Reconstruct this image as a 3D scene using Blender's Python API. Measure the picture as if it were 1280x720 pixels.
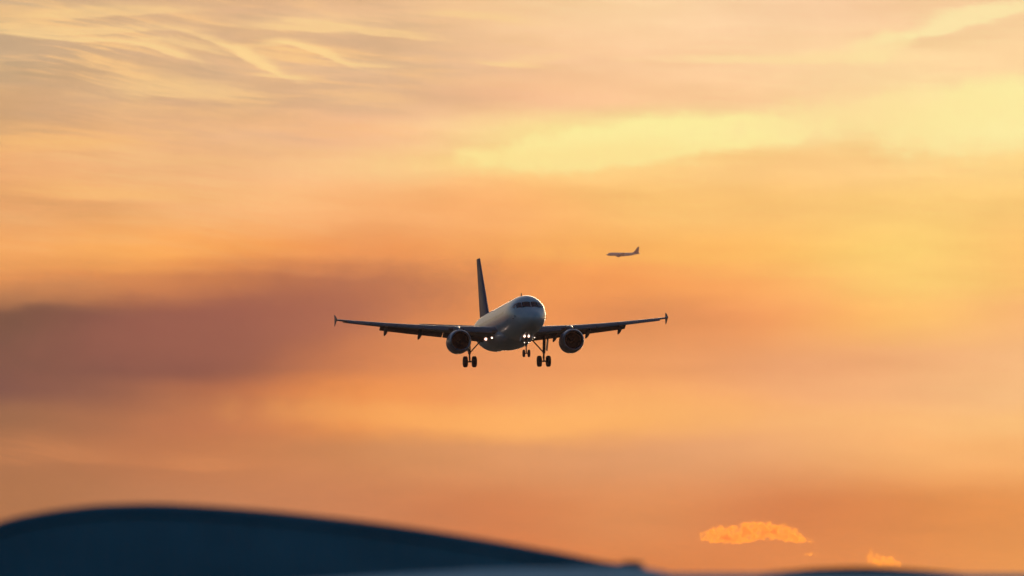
import bpy, bmesh, math, random
from mathutils import Vector, Matrix, Euler, noise

R = math.radians
random.seed(7)
sc = bpy.context.scene
for o in list(bpy.data.objects):
    bpy.data.objects.remove(o)
col = sc.collection

# ------------------------------------------------------------------ camera
CAM_Z = 2.5
CAM_EL = 2.6
LENS = 400.0
cam_d = bpy.data.cameras.new('camera')
cam = bpy.data.objects.new('camera', cam_d)
col.objects.link(cam)
cam.location = (0, 0, CAM_Z)
cam.rotation_euler = (R(90 + CAM_EL), 0, 0)
cam_d.sensor_width = 36
cam_d.lens = LENS
cam_d.clip_start = 0.5
cam_d.clip_end = 120000
cam_d.dof.use_dof = True
cam_d.dof.focus_distance = 1330
cam_d.dof.aperture_fstop = 2.7
cam_d.dof.aperture_blades = 9
sc.camera = cam
PIX = 36.0 / LENS / 1280.0                # radians (tangent) per photo pixel


def at(px, py, dist):
    """World point seen at photo pixel (px, py), `dist` metres along +Y."""
    e = R(CAM_EL)
    rx = (px - 640) * PIX
    ry = (360 - py) * PIX
    d = Vector((rx, math.cos(e) - ry * math.sin(e), math.sin(e) + ry * math.cos(e)))
    d *= dist / d.y
    return Vector((0, 0, CAM_Z)) + d


# ------------------------------------------------------------------ colour + exposure
sc.view_settings.view_transform = 'Standard'
sc.view_settings.look = 'None'
sc.view_settings.exposure = 0.0
sc.view_settings.gamma = 1.0
sc.view_settings.use_curve_mapping = False

SUN_EL, SUN_AZ = 5.0, 5.5                 # degrees; az clockwise from +Y

# ------------------------------------------------------------------ sky
def lin(c):
    c = c / 255.0
    return c / 12.92 if c <= 0.04045 else ((c + 0.055) / 1.055) ** 2.4


def rgb(r, g, b, k=1.0):
    return (lin(r) * k, lin(g) * k, lin(b) * k, 1.0)


class NT:
    """Small helper for writing node trees."""
    def __init__(self, tree):
        self.t = tree
        self.n = tree.nodes
        self.l = tree.links

    def node(self, typ, **kw):
        n = self.n.new(typ)
        for k, v in kw.items():
            setattr(n, k, v)
        return n

    def put(self, sock, v):
        if isinstance(v, bpy.types.NodeSocket):
            self.l.new(v, sock)
        elif v is not None:
            sock.default_value = v

    def m(self, op, a, b=None, c=None, clamp=False):
        n = self.node('ShaderNodeMath', operation=op, use_clamp=clamp)
        self.put(n.inputs[0], a)
        if b is not None:
            self.put(n.inputs[1], b)
        if c is not None:
            self.put(n.inputs[2], c)
        return n.outputs[0]

    def smooth(self, x, a, b, to0=0.0, to1=1.0):
        n = self.node('ShaderNodeMapRange', interpolation_type='SMOOTHSTEP')
        self.put(n.inputs[0], x)
        n.inputs[1].default_value = a
        n.inputs[2].default_value = b
        n.inputs[3].default_value = to0
        n.inputs[4].default_value = to1
        return n.outputs[0]

    def vec(self, x, y, z=0.0):
        n = self.node('ShaderNodeCombineXYZ')
        self.put(n.inputs[0], x)
        self.put(n.inputs[1], y)
        self.put(n.inputs[2], z)
        return n.outputs[0]

    def noise(self, v, scale, detail=4.0, rough=0.5, dist=0.0, lac=2.0):
        n = self.node('ShaderNodeTexNoise')
        self.put(n.inputs['Vector'], v)
        n.inputs['Scale'].default_value = scale
        n.inputs['Detail'].default_value = detail
        n.inputs['Roughness'].default_value = rough
        n.inputs['Lacunarity'].default_value = lac
        n.inputs['Distortion'].default_value = dist
        return n.outputs['Fac']

    def ramp(self, x, stops, interp='LINEAR'):
        n = self.node('ShaderNodeValToRGB')
        r = n.color_ramp
        r.interpolation = interp
        while len(r.elements) < len(stops):
            r.elements.new(0.5)
        for e, (p, c) in zip(r.elements, stops):
            e.position = p
            e.color = c
        self.put(n.inputs[0], x)
        return n.outputs[0]

    def mix(self, f, a, b, blend='MIX'):
        n = self.node('ShaderNodeMix', data_type='RGBA', blend_type=blend)
        n.clamp_factor = True
        self.put(n.inputs[0], f)
        self.put(n.inputs[6], a)
        self.put(n.inputs[7], b)
        return n.outputs[2]


world = bpy.data.worlds.new('World')
sc.world = world
world.use_nodes = True
w = NT(world.node_tree)
w.n.clear()
out = w.node('ShaderNodeOutputWorld')
geo = w.node('ShaderNodeTexCoord')
sep = w.node('ShaderNodeSeparateXYZ')
w.l.new(geo.outputs['Generated'], sep.inputs[0])
dx, dy, dz = sep.outputs
az = w.m('MULTIPLY', w.m('ARCTAN2', dx, dy), 57.29578)          # compass bearing from +Y
el = w.m('MULTIPLY', w.m('ARCSINE', dz), 57.29578)              # height above the horizon
# cloud-deck coordinates: H runs along the horizon, A runs down from high to low.
# one unit = 1 degree / 0.00403
DEG = 0.0040286
H = w.m('ADD', w.m('DIVIDE', az, DEG * 1280), 0.5)
A = w.m('SUBTRACT', 0.5, w.m('DIVIDE', w.m('SUBTRACT', el, CAM_EL), DEG * 720))

# large soft turbulence shifts the cloud bands, finer turbulence frays them
pH = w.m('MULTIPLY', H, 1.0)
wv = w.vec(w.m('MULTIPLY', H, 2.2), w.m('MULTIPLY', A, 3.0), 0.3)
n1 = w.noise(wv, 1.6, 5.0, 0.52)
n2 = w.noise(w.vec(w.m('MULTIPLY', H, 2.2), w.m('MULTIPLY', A, 4.5), 7.7), 1.9, 6.0, 0.55)
Hw = w.m('ADD', H, w.m('MULTIPLY', w.m('SUBTRACT', n1, 0.5), 0.10))
Aw = w.m('ADD', A, w.m('MULTIPLY', w.m('SUBTRACT', n2, 0.5), 0.065))

SKY_STORE = 0.4                           # colour ramps hold at most 1, the background gives the rest back
HAZE_D = 0.36 / 13300                     # density of the evening haze, per metre
HAZE_I = (0.196, 0.091, 0.055)            # glow of the full depth of haze in front of the clouds


def veil_rgb(r, g, b, y=150):
    """colour of a cloud beyond the haze that reaches us as (r, g, b)"""
    e = R(CAM_EL + (360 - y) * DEG)
    t = math.exp(-HAZE_D * min(16600.0, 697.0 / math.tan(e)))
    k = (1 - t) / (1 - math.exp(-HAZE_D * 16600.0))
    return tuple(SKY_STORE * max(0.004, (lin(c) - i * k) / t) for c, i in zip((r, g, b), HAZE_I)) + (1.0,)


# colour of the veil: bands of thin stratus, west to north along each band
XS = [0, 160, 320, 480, 640, 800, 960, 1120, 1280]
ROWS = [
 (0, [(205,172,135),(222,180,138),(228,183,140),(238,192,146),(247,203,153),(252,212,162),(252,210,164),(251,207,160),(252,212,160)]),
 (80, [(198,166,130),(214,174,134),(228,184,140),(224,182,142),(240,193,148),(250,203,155),(252,209,158),(253,216,160),(253,214,158)]),
 (125, [(215,170,124),(214,170,130),(216,172,132),(228,182,140),(244,190,145),(249,199,148),(252,207,153),(253,218,158),(254,232,164)]),
 (165, [(214,166,118),(226,174,128),(236,184,138),(248,194,145),(253,222,150),(253,233,156),(253,226,157),(253,221,152),(254,236,164)]),
 (205, [(238,172,114),(240,180,124),(246,188,132),(252,200,138),(253,205,132),(253,205,130),(253,203,132),(253,207,134),(254,212,134)]),
 (260, [(230,164,106),(238,172,112),(248,182,120),(250,178,114),(252,180,110),(253,194,114),(253,198,118),(253,205,122),(254,205,122)]),
 (315, [(244,168,98),(250,172,94),(248,164,90),(238,152,88),(250,172,94),(253,180,96),(253,192,104),(253,208,116),(253,196,112)]),
 (336, [(234,158,92),(238,158,88),(224,142,84),(220,139,86),(250,162,88),(250,166,92),(252,184,102),(254,206,115),(253,195,112)]),
 (352, [(226,148,88),(222,140,84),(200,124,80),(206,128,84),(246,158,88),(244,158,88),(252,176,100),(253,204,114),(252,195,112)]),
 (392, [(118,77,69),(140,88,75),(164,99,79),(198,122,83),(238,150,86),(226,144,88),(246,164,98),(252,190,108),(249,184,116)]),
 (455, [(116,78,72),(136,88,75),(162,100,78),(210,130,84),(230,149,94),(236,157,98),(236,163,110),(240,173,118),(248,187,128)]),
 (490, [(130,88,76),(160,102,78),(196,118,78),(236,146,82),(238,157,96),(250,171,104),(246,173,116),(244,179,122),(249,190,130)]),
 (525, [(158,108,78),(182,116,80),(204,126,82),(238,152,84),(252,175,102),(252,179,106),(250,181,116),(252,187,120),(251,191,122)]),
 (560, [(178,118,80),(190,121,81),(200,128,83),(212,142,92),(224,153,101),(228,159,108),(240,171,114),(250,181,114),(248,179,110)]),
 (640, [(180,120,80),(190,126,86),(200,130,88),(205,130,86),(212,130,82),(222,142,88),(218,132,80),(224,140,80),(230,148,82)]),
 (720, [(214,130,80),(214,130,80),(214,130,80),(216,130,80),(222,130,78),(222,132,76),(226,138,80),(230,144,82),(236,154,86)]),
]
sky_col = None
prev_y = None
for y, cs in ROWS:
    c = w.ramp(Hw, [(x / 1280.0, veil_rgb(*k, y)) for x, k in zip(XS, cs)], 'CARDINAL')
    if sky_col is None:
        sky_col = c
    else:
        f = w.smooth(Aw, prev_y / 720.0, y / 720.0)
        sky_col = w.mix(f, sky_col, c)
    prev_y = y


def band(cx, cy, lx, ly, slope=0.0, curve=0.0, warp=1.0, feather=1.0):
    """soft lens of cloud: centre/size in sky units, tilted and bent"""
    h = w.m('SUBTRACT', Hw if warp else H, cx / 1280.0)
    a = w.m('SUBTRACT', Aw if warp else A, cy / 720.0)
    line = w.m('ADD', w.m('MULTIPLY', h, slope * 1280 / 720.0), w.m('MULTIPLY', w.m('MULTIPLY', h, h), curve))
    d = w.m('DIVIDE', w.m('SUBTRACT', a, line), ly / 720.0)
    if feather != 1.0:                    # long soft trail above, crisp lower edge
        d = w.m('ADD', w.m('MAXIMUM', d, 0.0), w.m('MULTIPLY', w.m('MINIMUM', d, 0.0), 1.0 / feather))
    q = w.m('DIVIDE', h, lx / 1280.0)
    s = w.m('ADD', w.m('MULTIPLY', d, d), w.m('MULTIPLY', q, q))
    return w.m('EXPONENT', w.m('MULTIPLY', s, -1.0))


# billows inside the veil: broad lumps and finer combed mottling
bil = w.noise(w.vec(w.m('MULTIPLY', H, 3.2), w.m('MULTIPLY', A, 7.0), 2.1), 2.2, 7.0, 0.58, 0.3)
comb = w.noise(w.vec(w.m('MULTIPLY', Hw, 5.0), w.m('MULTIPLY', w.m('ADD', Aw, w.m('MULTIPLY', H, -0.05)), 26.0), 5.3), 1.6, 7.0, 0.62, 0.2)
upper = w.smooth(A, 0.62, 0.28)
bilf = w.m('ADD', 1.0, w.m('MULTIPLY', w.m('SUBTRACT', bil, 0.5), 0.27))
bilf = w.m('ADD', bilf, w.m('MULTIPLY', w.m('SUBTRACT', comb, 0.5), w.m('ADD', 0.10, w.m('MULTIPLY', upper, 0.16))))
bilg = w.m('ADD', w.m('MULTIPLY', w.m('SUBTRACT', bilf, 1.0), 1.35), 1.0)
sky_col = w.mix(1.0, sky_col, w.vec(bilf, bilf, bilg), 'MULTIPLY')

# cirrus: fine feathered fibres, falling slightly to the right
ang = R(7)
fx = w.m('ADD', w.m('MULTIPLY', H, math.cos(ang) * 1.78), w.m('MULTIPLY', A, math.sin(ang)))
fy = w.m('SUBTRACT', w.m('MULTIPLY', A, math.cos(ang)), w.m('MULTIPLY', H, math.sin(ang) * 1.78))
warpn = w.noise(w.vec(w.m('MULTIPLY', H, 2.0), w.m('MULTIPLY', A, 2.0), 4.0), 1.2, 2.0, 0.5)
fyw = w.m('ADD', fy, w.m('MULTIPLY', warpn, 0.10))
fib = w.noise(w.vec(w.m('MULTIPLY', fx, 2.2), w.m('MULTIPLY', fyw, 30.0), 1.0), 1.5, 9.0, 0.66, 0.15)
clump = w.noise(w.vec(w.m('MULTIPLY', H, 4.0), w.m('MULTIPLY', A, 7.0), 9.0), 1.5, 4.0, 0.5)
fmask = w.m('ADD', band(230, 45, 330, 80, 0.02), w.m('MULTIPLY', band(150, 200, 430, 110), 0.40), clamp=True)
fval = w.m('MULTIPLY', w.m('MULTIPLY', w.smooth(fib, 0.42, 0.62), fmask), w.smooth(clump, 0.36, 0.60))
sky_col = w.mix(w.m('MULTIPLY', fval, 0.95), sky_col, veil_rgb(255, 204, 138, 60))
dval = w.m('MULTIPLY', w.m('MULTIPLY', w.smooth(fib, 0.54, 0.34), fmask), w.smooth(clump, 0.54, 0.34))
sky_col = w.mix(w.m('MULTIPLY', dval, 0.50), sky_col, veil_rgb(188, 158, 130, 60))

# separate fall streaks
STREAKS = [   # x, y, half length, half thickness, slope, bend, strength
 (95, 48, 70, 2.6, 0.14, 0.5, 0.70), (195, 71, 42, 2.2, 0.27, 1.0, 0.75), (215, 62, 50, 2.4, 0.20, 0.8, 0.5),
 (285, 70, 62, 3.2, 0.36, 0.4, 0.80), (318, 84, 36, 2.6, 0.33, 0.6, 0.80), (352, 97, 30, 2.0, 0.05, 0.3, 0.5),
 (385, 66, 50, 2.8, 0.24, 0.9, 0.85), (350, 60, 34, 2.6, -0.10, 1.0, 0.5), (462, 80, 34, 1.8, 0.05, -0.6, 0.55),
 (90, 36, 120, 3.6, 0.02, 0.3, 0.55), (390, 38, 90, 6.0, 0.03, -0.4, 0.65), (500, 47, 60, 2.6, 0.04, 0.0, 0.5),
 (640, 83, 34, 2.4, 0.16, -3.2, 0.50), (680, 78, 40, 4.0, -0.10, -1.0, 0.30), (615, 28, 70, 2.6, 0.06, 0.2, 0.45), (130, 14, 90, 3.6, -0.05, 0.0, 0.5),
 (60, 190, 110, 5.0, -0.02, 0.0, 0.4), (120, 250, 110, 5.0, 0.03, 0.0, 0.5), (95, 178, 120, 6.0, 0.01, 0.0, 0.4),
 (230, 120, 90, 7.0, 0.03, 0.0, 0.4), (420, 165, 110, 4.0, 0.05, 0.0, 0.3), (250, 583, 60, 5.0, 0.06, 0.0, 0.35), (60, 575, 90, 7.0, 0.02, 0.0, 0.3),
]
grain = w.m('ADD', 0.50, w.m('MULTIPLY', w.smooth(fib, 0.34, 0.56), 1.1))
for (cx, cy, lx, ly, sl, cu, st) in STREAKS:
    b = band(cx, cy, lx, ly * (0.78 if cy < 100 else 1.0), sl, cu, feather=3.2)
    b = w.m('MINIMUM', w.m('MULTIPLY', b, w.m('MULTIPLY', grain, 1.25 if cy < 100 else 0.9)), 1.0)
    tint = (255, 214, 148) if cy < 150 else ((254, 192, 118) if cy < 400 else (226, 146, 92))
    sky_col = w.mix(w.m('MULTIPLY', b, st), sky_col, veil_rgb(*tint, cy))

# brilliant gap where the sun shines through, frayed upper edge
edge = w.noise(w.vec(w.m('MULTIPLY', H, 14.0), w.m('MULTIPLY', A, 8.0), 3.3), 2.0, 8.0, 0.66)
ew = w.m('MULTIPLY', w.m('SUBTRACT', edge, 0.5), 1.5)


def gap(cx, cy, lx, ly, slope, c, st, soft=0.35, curve=0.0, feather=1.0, fray=0.22):
    global sky_col
    b0 = band(cx, cy, lx, ly, slope, curve, feather=feather)
    b = w.m('ADD', b0, w.m('MULTIPLY', w.m('MULTIPLY', ew, fray), w.m('MINIMUM', w.m('MULTIPLY', b0, 5.0), 1.0)))
    f = w.smooth(b, 0.42 - soft, 0.42 + soft)
    sky_col = w.mix(w.m('MULTIPLY', f, st), sky_col, veil_rgb(*c, cy))


gap(790, 178, 240, 30, -0.09, (254, 238, 160), 0.92, soft=0.22, feather=0.8, fray=0.70)
gap(700, 196, 190, 22, -0.02, (254, 222, 142), 0.55, soft=0.45)
gap(1290, 140, 160, 42, -0.16, (254, 240, 166), 0.90, soft=0.40, fray=0.8)
gap(1200, 150, 120, 34, -0.10, (254, 232, 158), 0.55, soft=0.40, fray=0.9)
gap(1060, 148, 130, 26, -0.09, (254, 228, 158), 0.65, fray=1.0)
gap(990, 71, 160, 5, -0.02, (254, 228, 162), 0.45, fray=0.45, feather=2.0)
gap(1120, 52, 46, 16, -0.25, (254, 229, 164), 0.55, fray=0.9)
gap(1225, 24, 110, 7, -0.22, (254, 238, 174), 0.65, fray=0.8, feather=2.0)
gap(310, 398, 300, 40, -0.16, (158, 98, 80), 0.50, soft=0.5, fray=0.5)
gap(20, 372, 150, 14, -0.10, (196, 130, 86), 0.45, soft=0.5, fray=0.5)
gap(560, 520, 230, 22, 0.05, (253, 176, 98), 0.45, soft=0.5, fray=0.45)
gap(820, 505, 160, 20, 0.02, (253, 182, 106), 0.40, soft=0.5, fray=0.8)

# the dark bank goes on to the left along the horizon
bank = w.m('MULTIPLY', w.smooth(az, -3.2, -9.0), w.smooth(w.m('ADD', el, w.m('MULTIPLY', bil, 2.0)), 6.5, 3.5))
sky_col = w.mix(w.m('MULTIPLY', bank, 0.9), sky_col, veil_rgb(128, 96, 92, 400))

# broad twilight: the veil glow fades to clear blue sky overhead and behind
nis = w.node('ShaderNodeTexSky', sky_type='NISHITA')
nis.sun_disc = False
nis.sun_elevation = R(SUN_EL)
nis.sun_rotation = R(SUN_AZ)
nis.air_density = 1.0
nis.dust_density = 2.0
nis.ozone_density = 3.2
rr = w.m('SQRT', w.m('ADD', w.m('POWER', w.m('DIVIDE', az, 45.0), 2.0), w.m('POWER', w.m('DIVIDE', w.m('SUBTRACT', el, 2.0), 18.0), 2.0)))
veil = w.smooth(rr, 0.16, 1.0, 1.0, 0.0)
bg_n = w.node('ShaderNodeBackground')
w.l.new(nis.outputs[0], bg_n.inputs[0])
bg_n.inputs[1].default_value = 0.14
bg_v = w.node('ShaderNodeBackground')
w.l.new(sky_col, bg_v.inputs[0])
SKY_GAIN = 1.0 / SKY_STORE
bg_v.inputs[1].default_value = SKY_GAIN
mixs = w.node('ShaderNodeMixShader')
w.l.new(veil, mixs.inputs[0])
w.l.new(bg_n.outputs[0], mixs.inputs[1])
w.l.new(bg_v.outputs[0], mixs.inputs[2])
w.l.new(mixs.outputs[0], out.inputs['Surface'])
world.cycles.sampling_method = 'MANUAL'
world.cycles.sample_map_resolution = 2048

# ------------------------------------------------------------------ sun
sun_d = bpy.data.lights.new('sun', 'SUN')
sun_d.energy = 0.7
sun_d.angle = R(15)
sun_d.color = (1.0, 0.72, 0.45)
sun = bpy.data.objects.new('sun', sun_d)
col.objects.link(sun)
sdir = Vector((math.sin(R(SUN_AZ)) * math.cos(R(SUN_EL)), math.cos(R(SUN_AZ)) * math.cos(R(SUN_EL)), math.sin(R(SUN_EL))))
sun.rotation_euler = sdir.to_track_quat('Z', 'Y').to_euler()
sun.location = (0, 0, 60)

# ------------------------------------------------------------------ materials
def mat(name, base, rough=0.5, metal=0.0, coat=0.0, var=0.0, vscale=2.0, spec=0.5, emit=None, es=0.0, build=None):
    m = bpy.data.materials.new(name)
    m.use_nodes = True
    t = NT(m.node_tree)
    p = m.node_tree.nodes['Principled BSDF']
    p.inputs['Base Color'].default_value = (*base, 1)
    p.inputs['Roughness'].default_value = rough
    p.inputs['Metallic'].default_value = metal
    p.inputs['Coat Weight'].default_value = coat
    p.inputs['Coat Roughness'].default_value = 0.08
    p.inputs['Specular IOR Level'].default_value = spec
    if emit:
        p.inputs['Emission Color'].default_value = (*emit, 1)
        p.inputs['Emission Strength'].default_value = es
    if var:
        tc = t.node('ShaderNodeTexCoord')
        f = t.noise(tc.outputs['Object'], vscale, 6.0, 0.6)
        lo = tuple(b * (1 - var) for b in base) + (1,)
        hi = tuple(min(1, b * (1 + var)) for b in base) + (1,)
        t.l.new(t.ramp(f, [(0.3, lo), (0.7, hi)]), p.inputs['Base Color'])
        t.l.new(t.smooth(f, 0.2, 0.8, rough * 0.8, min(1, rough * 1.25)), p.inputs['Roughness'])
    if build:
        build(t, p)
    return m


def fuselage_build(t, p):
    """white paint, a row of cabin windows and faint skin joints, all in object space (y = along the body)"""
    tc = t.node('ShaderNodeTexCoord')
    s = t.node('ShaderNodeSeparateXYZ')
    t.l.new(tc.outputs['Object'], s.inputs[0])
    x, y, z = s.outputs
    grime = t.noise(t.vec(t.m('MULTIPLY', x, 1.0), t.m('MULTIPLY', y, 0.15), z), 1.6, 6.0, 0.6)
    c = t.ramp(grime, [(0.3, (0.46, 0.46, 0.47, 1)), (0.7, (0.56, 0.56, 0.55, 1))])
    # cabin windows: 0.53 m pitch, 0.23 x 0.33 m
    fr = t.m('SUBTRACT', t.m('FRACT', t.m('DIVIDE', y, 0.533)), 0.5)
    ex = t.m('POWER', t.m('DIVIDE', t.m('MULTIPLY', fr, 0.533), 0.125), 2.0)
    ez = t.m('POWER', t.m('DIVIDE', t.m('SUBTRACT', z, 4.62), 0.18), 2.0)
    inside = t.m('LESS_THAN', t.m('ADD', ex, ez), 1.0)
    rng = t.m('MULTIPLY', t.m('LESS_THAN', y, 10.8), t.m('GREATER_THAN', y, -11.0))
    wm = t.m('MULTIPLY', inside, rng)
    # frame joints every 2.1 m
    fj = t.m('ABSOLUTE', t.m('SUBTRACT', t.m('FRACT', t.m('DIVIDE', y, 2.13)), 0.5))
    jm = t.m('MULTIPLY', t.m('LESS_THAN', fj, 0.006), 0.35)
    c = t.mix(jm, c, (0.25, 0.25, 0.26, 1))
    # cabin doors: outline seams, front and rear
    for yc in (12.75, -12.6):
        ay = t.m('ABSOLUTE', t.m('SUBTRACT', y, yc))
        azz = t.m('ABSOLUTE', t.m('SUBTRACT', z, 4.55))
        dd = t.m('MAXIMUM', t.m('SUBTRACT', ay, 0.40), t.m('SUBTRACT', azz, 0.90))
        c = t.mix(t.m('MULTIPLY', t.m('LESS_THAN', t.m('ABSOLUTE', dd), 0.03), 0.7), c, (0.12, 0.12, 0.13, 1))
    c = t.mix(wm, c, (0.02, 0.02, 0.025, 1))
    t.l.new(c, p.inputs['Base Color'])


M = {
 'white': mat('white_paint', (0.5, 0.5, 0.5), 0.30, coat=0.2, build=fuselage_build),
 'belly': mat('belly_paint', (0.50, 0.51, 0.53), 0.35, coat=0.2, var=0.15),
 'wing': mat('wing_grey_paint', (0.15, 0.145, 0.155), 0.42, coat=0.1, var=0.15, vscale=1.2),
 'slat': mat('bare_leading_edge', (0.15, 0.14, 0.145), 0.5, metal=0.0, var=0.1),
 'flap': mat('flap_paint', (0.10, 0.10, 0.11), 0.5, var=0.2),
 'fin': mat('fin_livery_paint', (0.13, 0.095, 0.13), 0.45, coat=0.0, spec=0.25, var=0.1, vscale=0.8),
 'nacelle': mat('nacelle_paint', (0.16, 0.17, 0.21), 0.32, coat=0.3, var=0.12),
 'lip': mat('polished_inlet_lip', (0.36, 0.37, 0.40), 0.34, metal=1.0, var=0.05),
 'fan': mat('dark_titanium_fan', (0.006, 0.005, 0.005), 0.7, metal=0.0, spec=0.2, var=0.2),
 'dark': mat('dark_gear_steel', (0.06, 0.06, 0.065), 0.45, metal=0.4, var=0.2),
 'tyre': mat('tyre_rubber', (0.018, 0.018, 0.019), 0.8, var=0.3, vscale=6),
 'rim': mat('wheel_rim_alloy', (0.16, 0.16, 0.16), 0.4, metal=0.7, var=0.1),
 'glass': mat('cockpit_glass', (0.012, 0.011, 0.012), 0.12, spec=0.5, var=0.2),
 'lamp': mat('landing_lamp_glass', (0.9, 0.9, 0.9), 0.2, emit=(1.0, 0.80, 0.66), es=4.5, var=0.02),
 'halo': mat('lamp_halo_glow', (0.8, 0.7, 0.6), 0.3, emit=(1.0, 0.42, 0.26), es=0.55, var=0.02),  # emission for the added ring that stands in for lens bloom
 'lampdim': mat('taxi_lamp_glass', (0.9, 0.9, 0.9), 0.2, emit=(1.0, 0.78, 0.6), es=2.5, var=0.02),
}

# ------------------------------------------------------------------ mesh helpers
def obj(name, bm, m, parent=None, smooth=True):
    me = bpy.data.meshes.new(name)
    bmesh.ops.recalc_face_normals(bm, faces=bm.faces)
    bm.to_mesh(me)
    bm.free()
    if smooth:
        for p in me.polygons:
            p.use_smooth = True
        me.set_sharp_from_angle(angle=R(38))
    o = bpy.data.objects.new(name, me)
    me.materials.append(M[m] if isinstance(m, str) else m)
    col.objects.link(o)
    if parent:
        o.parent = parent
    return o


def empty(name, loc=(0, 0, 0)):
    o = bpy.data.objects.new(name, None)
    o.location = loc
    o.empty_display_size = 0.5
    col.objects.link(o)
    return o


def tag(o, label=None, cat=None, group=None, kind=None):
    for k, v in (('label', label), ('category', cat), ('group', group), ('kind', kind)):
        if v:
            o[k] = v
    return o


def pchip(xs, ys):
    n = len(xs)
    h = [xs[i + 1] - xs[i] for i in range(n - 1)]
    d = [(ys[i + 1] - ys[i]) / h[i] for i in range(n - 1)]
    m = [0.0] * n
    m[0], m[-1] = d[0], d[-1]
    for i in range(1, n - 1):
        if d[i - 1] * d[i] > 0:
            a, b = 2 * h[i] + h[i - 1], h[i] + 2 * h[i - 1]
            m[i] = (a + b) / (a / d[i - 1] + b / d[i])

    def f(x):
        if x <= xs[0]:
            return ys[0]
        if x >= xs[-1]:
            return ys[-1]
        i = 0
        while x > xs[i + 1]:
            i += 1
        t = (x - xs[i]) / h[i]
        return ((2 * t**3 - 3 * t**2 + 1) * ys[i] + (t**3 - 2 * t**2 + t) * h[i] * m[i]
                + (-2 * t**3 + 3 * t**2) * ys[i + 1] + (t**3 - t**2) * h[i] * m[i + 1])
    return f


def loft(rings, close=True, cap0=True, cap1=True, bm=None):
    bm = bm or bmesh.new()
    vr = [[bm.verts.new(p) for p in r] for r in rings]
    n = len(rings[0])
    for a, b in zip(vr, vr[1:]):
        for i in range(n if close else n - 1):
            j = (i + 1) % n
            bm.faces.new((a[i], a[j], b[j], b[i]))
    if cap0:
        bm.faces.new(vr[0])
    if cap1:
        bm.faces.new(list(reversed(vr[-1])))
    return bm


def ring_y(x, y, z, r, n=48, rz=None):
    rz = r if rz is None else rz
    return [Vector((x + r * math.cos(2 * math.pi * i / n), y, z + rz * math.sin(2 * math.pi * i / n))) for i in range(n)]


def tube(p0, p1, r0, r1=None, n=14, bm=None):
    r1 = r0 if r1 is None else r1
    p0, p1 = Vector(p0), Vector(p1)
    q = (p1 - p0).to_track_quat('Z', 'Y')
    rings = []
    for p, r in ((p0, r0), (p1, r1)):
        rings.append([p + q @ Vector((r * math.cos(2 * math.pi * i / n), r * math.sin(2 * math.pi * i / n), 0)) for i in range(n)])
    return loft(rings, bm=bm)


def lathe_x(cx, cy, cz, prof, n=36, bm=None):
    """surface of revolution about the X axis; prof = [(dx, r)]"""
    rings = [[Vector((cx + dx, cy + r * math.cos(2 * math.pi * i / n), cz + r * math.sin(2 * math.pi * i / n))) for i in range(n)] for dx, r in prof]
    return loft(rings, bm=bm)


def foil(chord, tc, n=14, camber=0.02):
    up, lo = [], []
    for i in range(n + 1):
        x = 0.5 * (1 - math.cos(math.pi * i / n))
        t = 5 * tc * (0.2969 * math.sqrt(x) - 0.126 * x - 0.3516 * x * x + 0.2843 * x**3 - 0.1030 * x**4)
        c = camber * 4 * x * (1 - x)
        up.append((x * chord, (c + t) * chord))
        lo.append((x * chord, (c - t) * chord))
    return up + lo[-2:0:-1]


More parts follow.
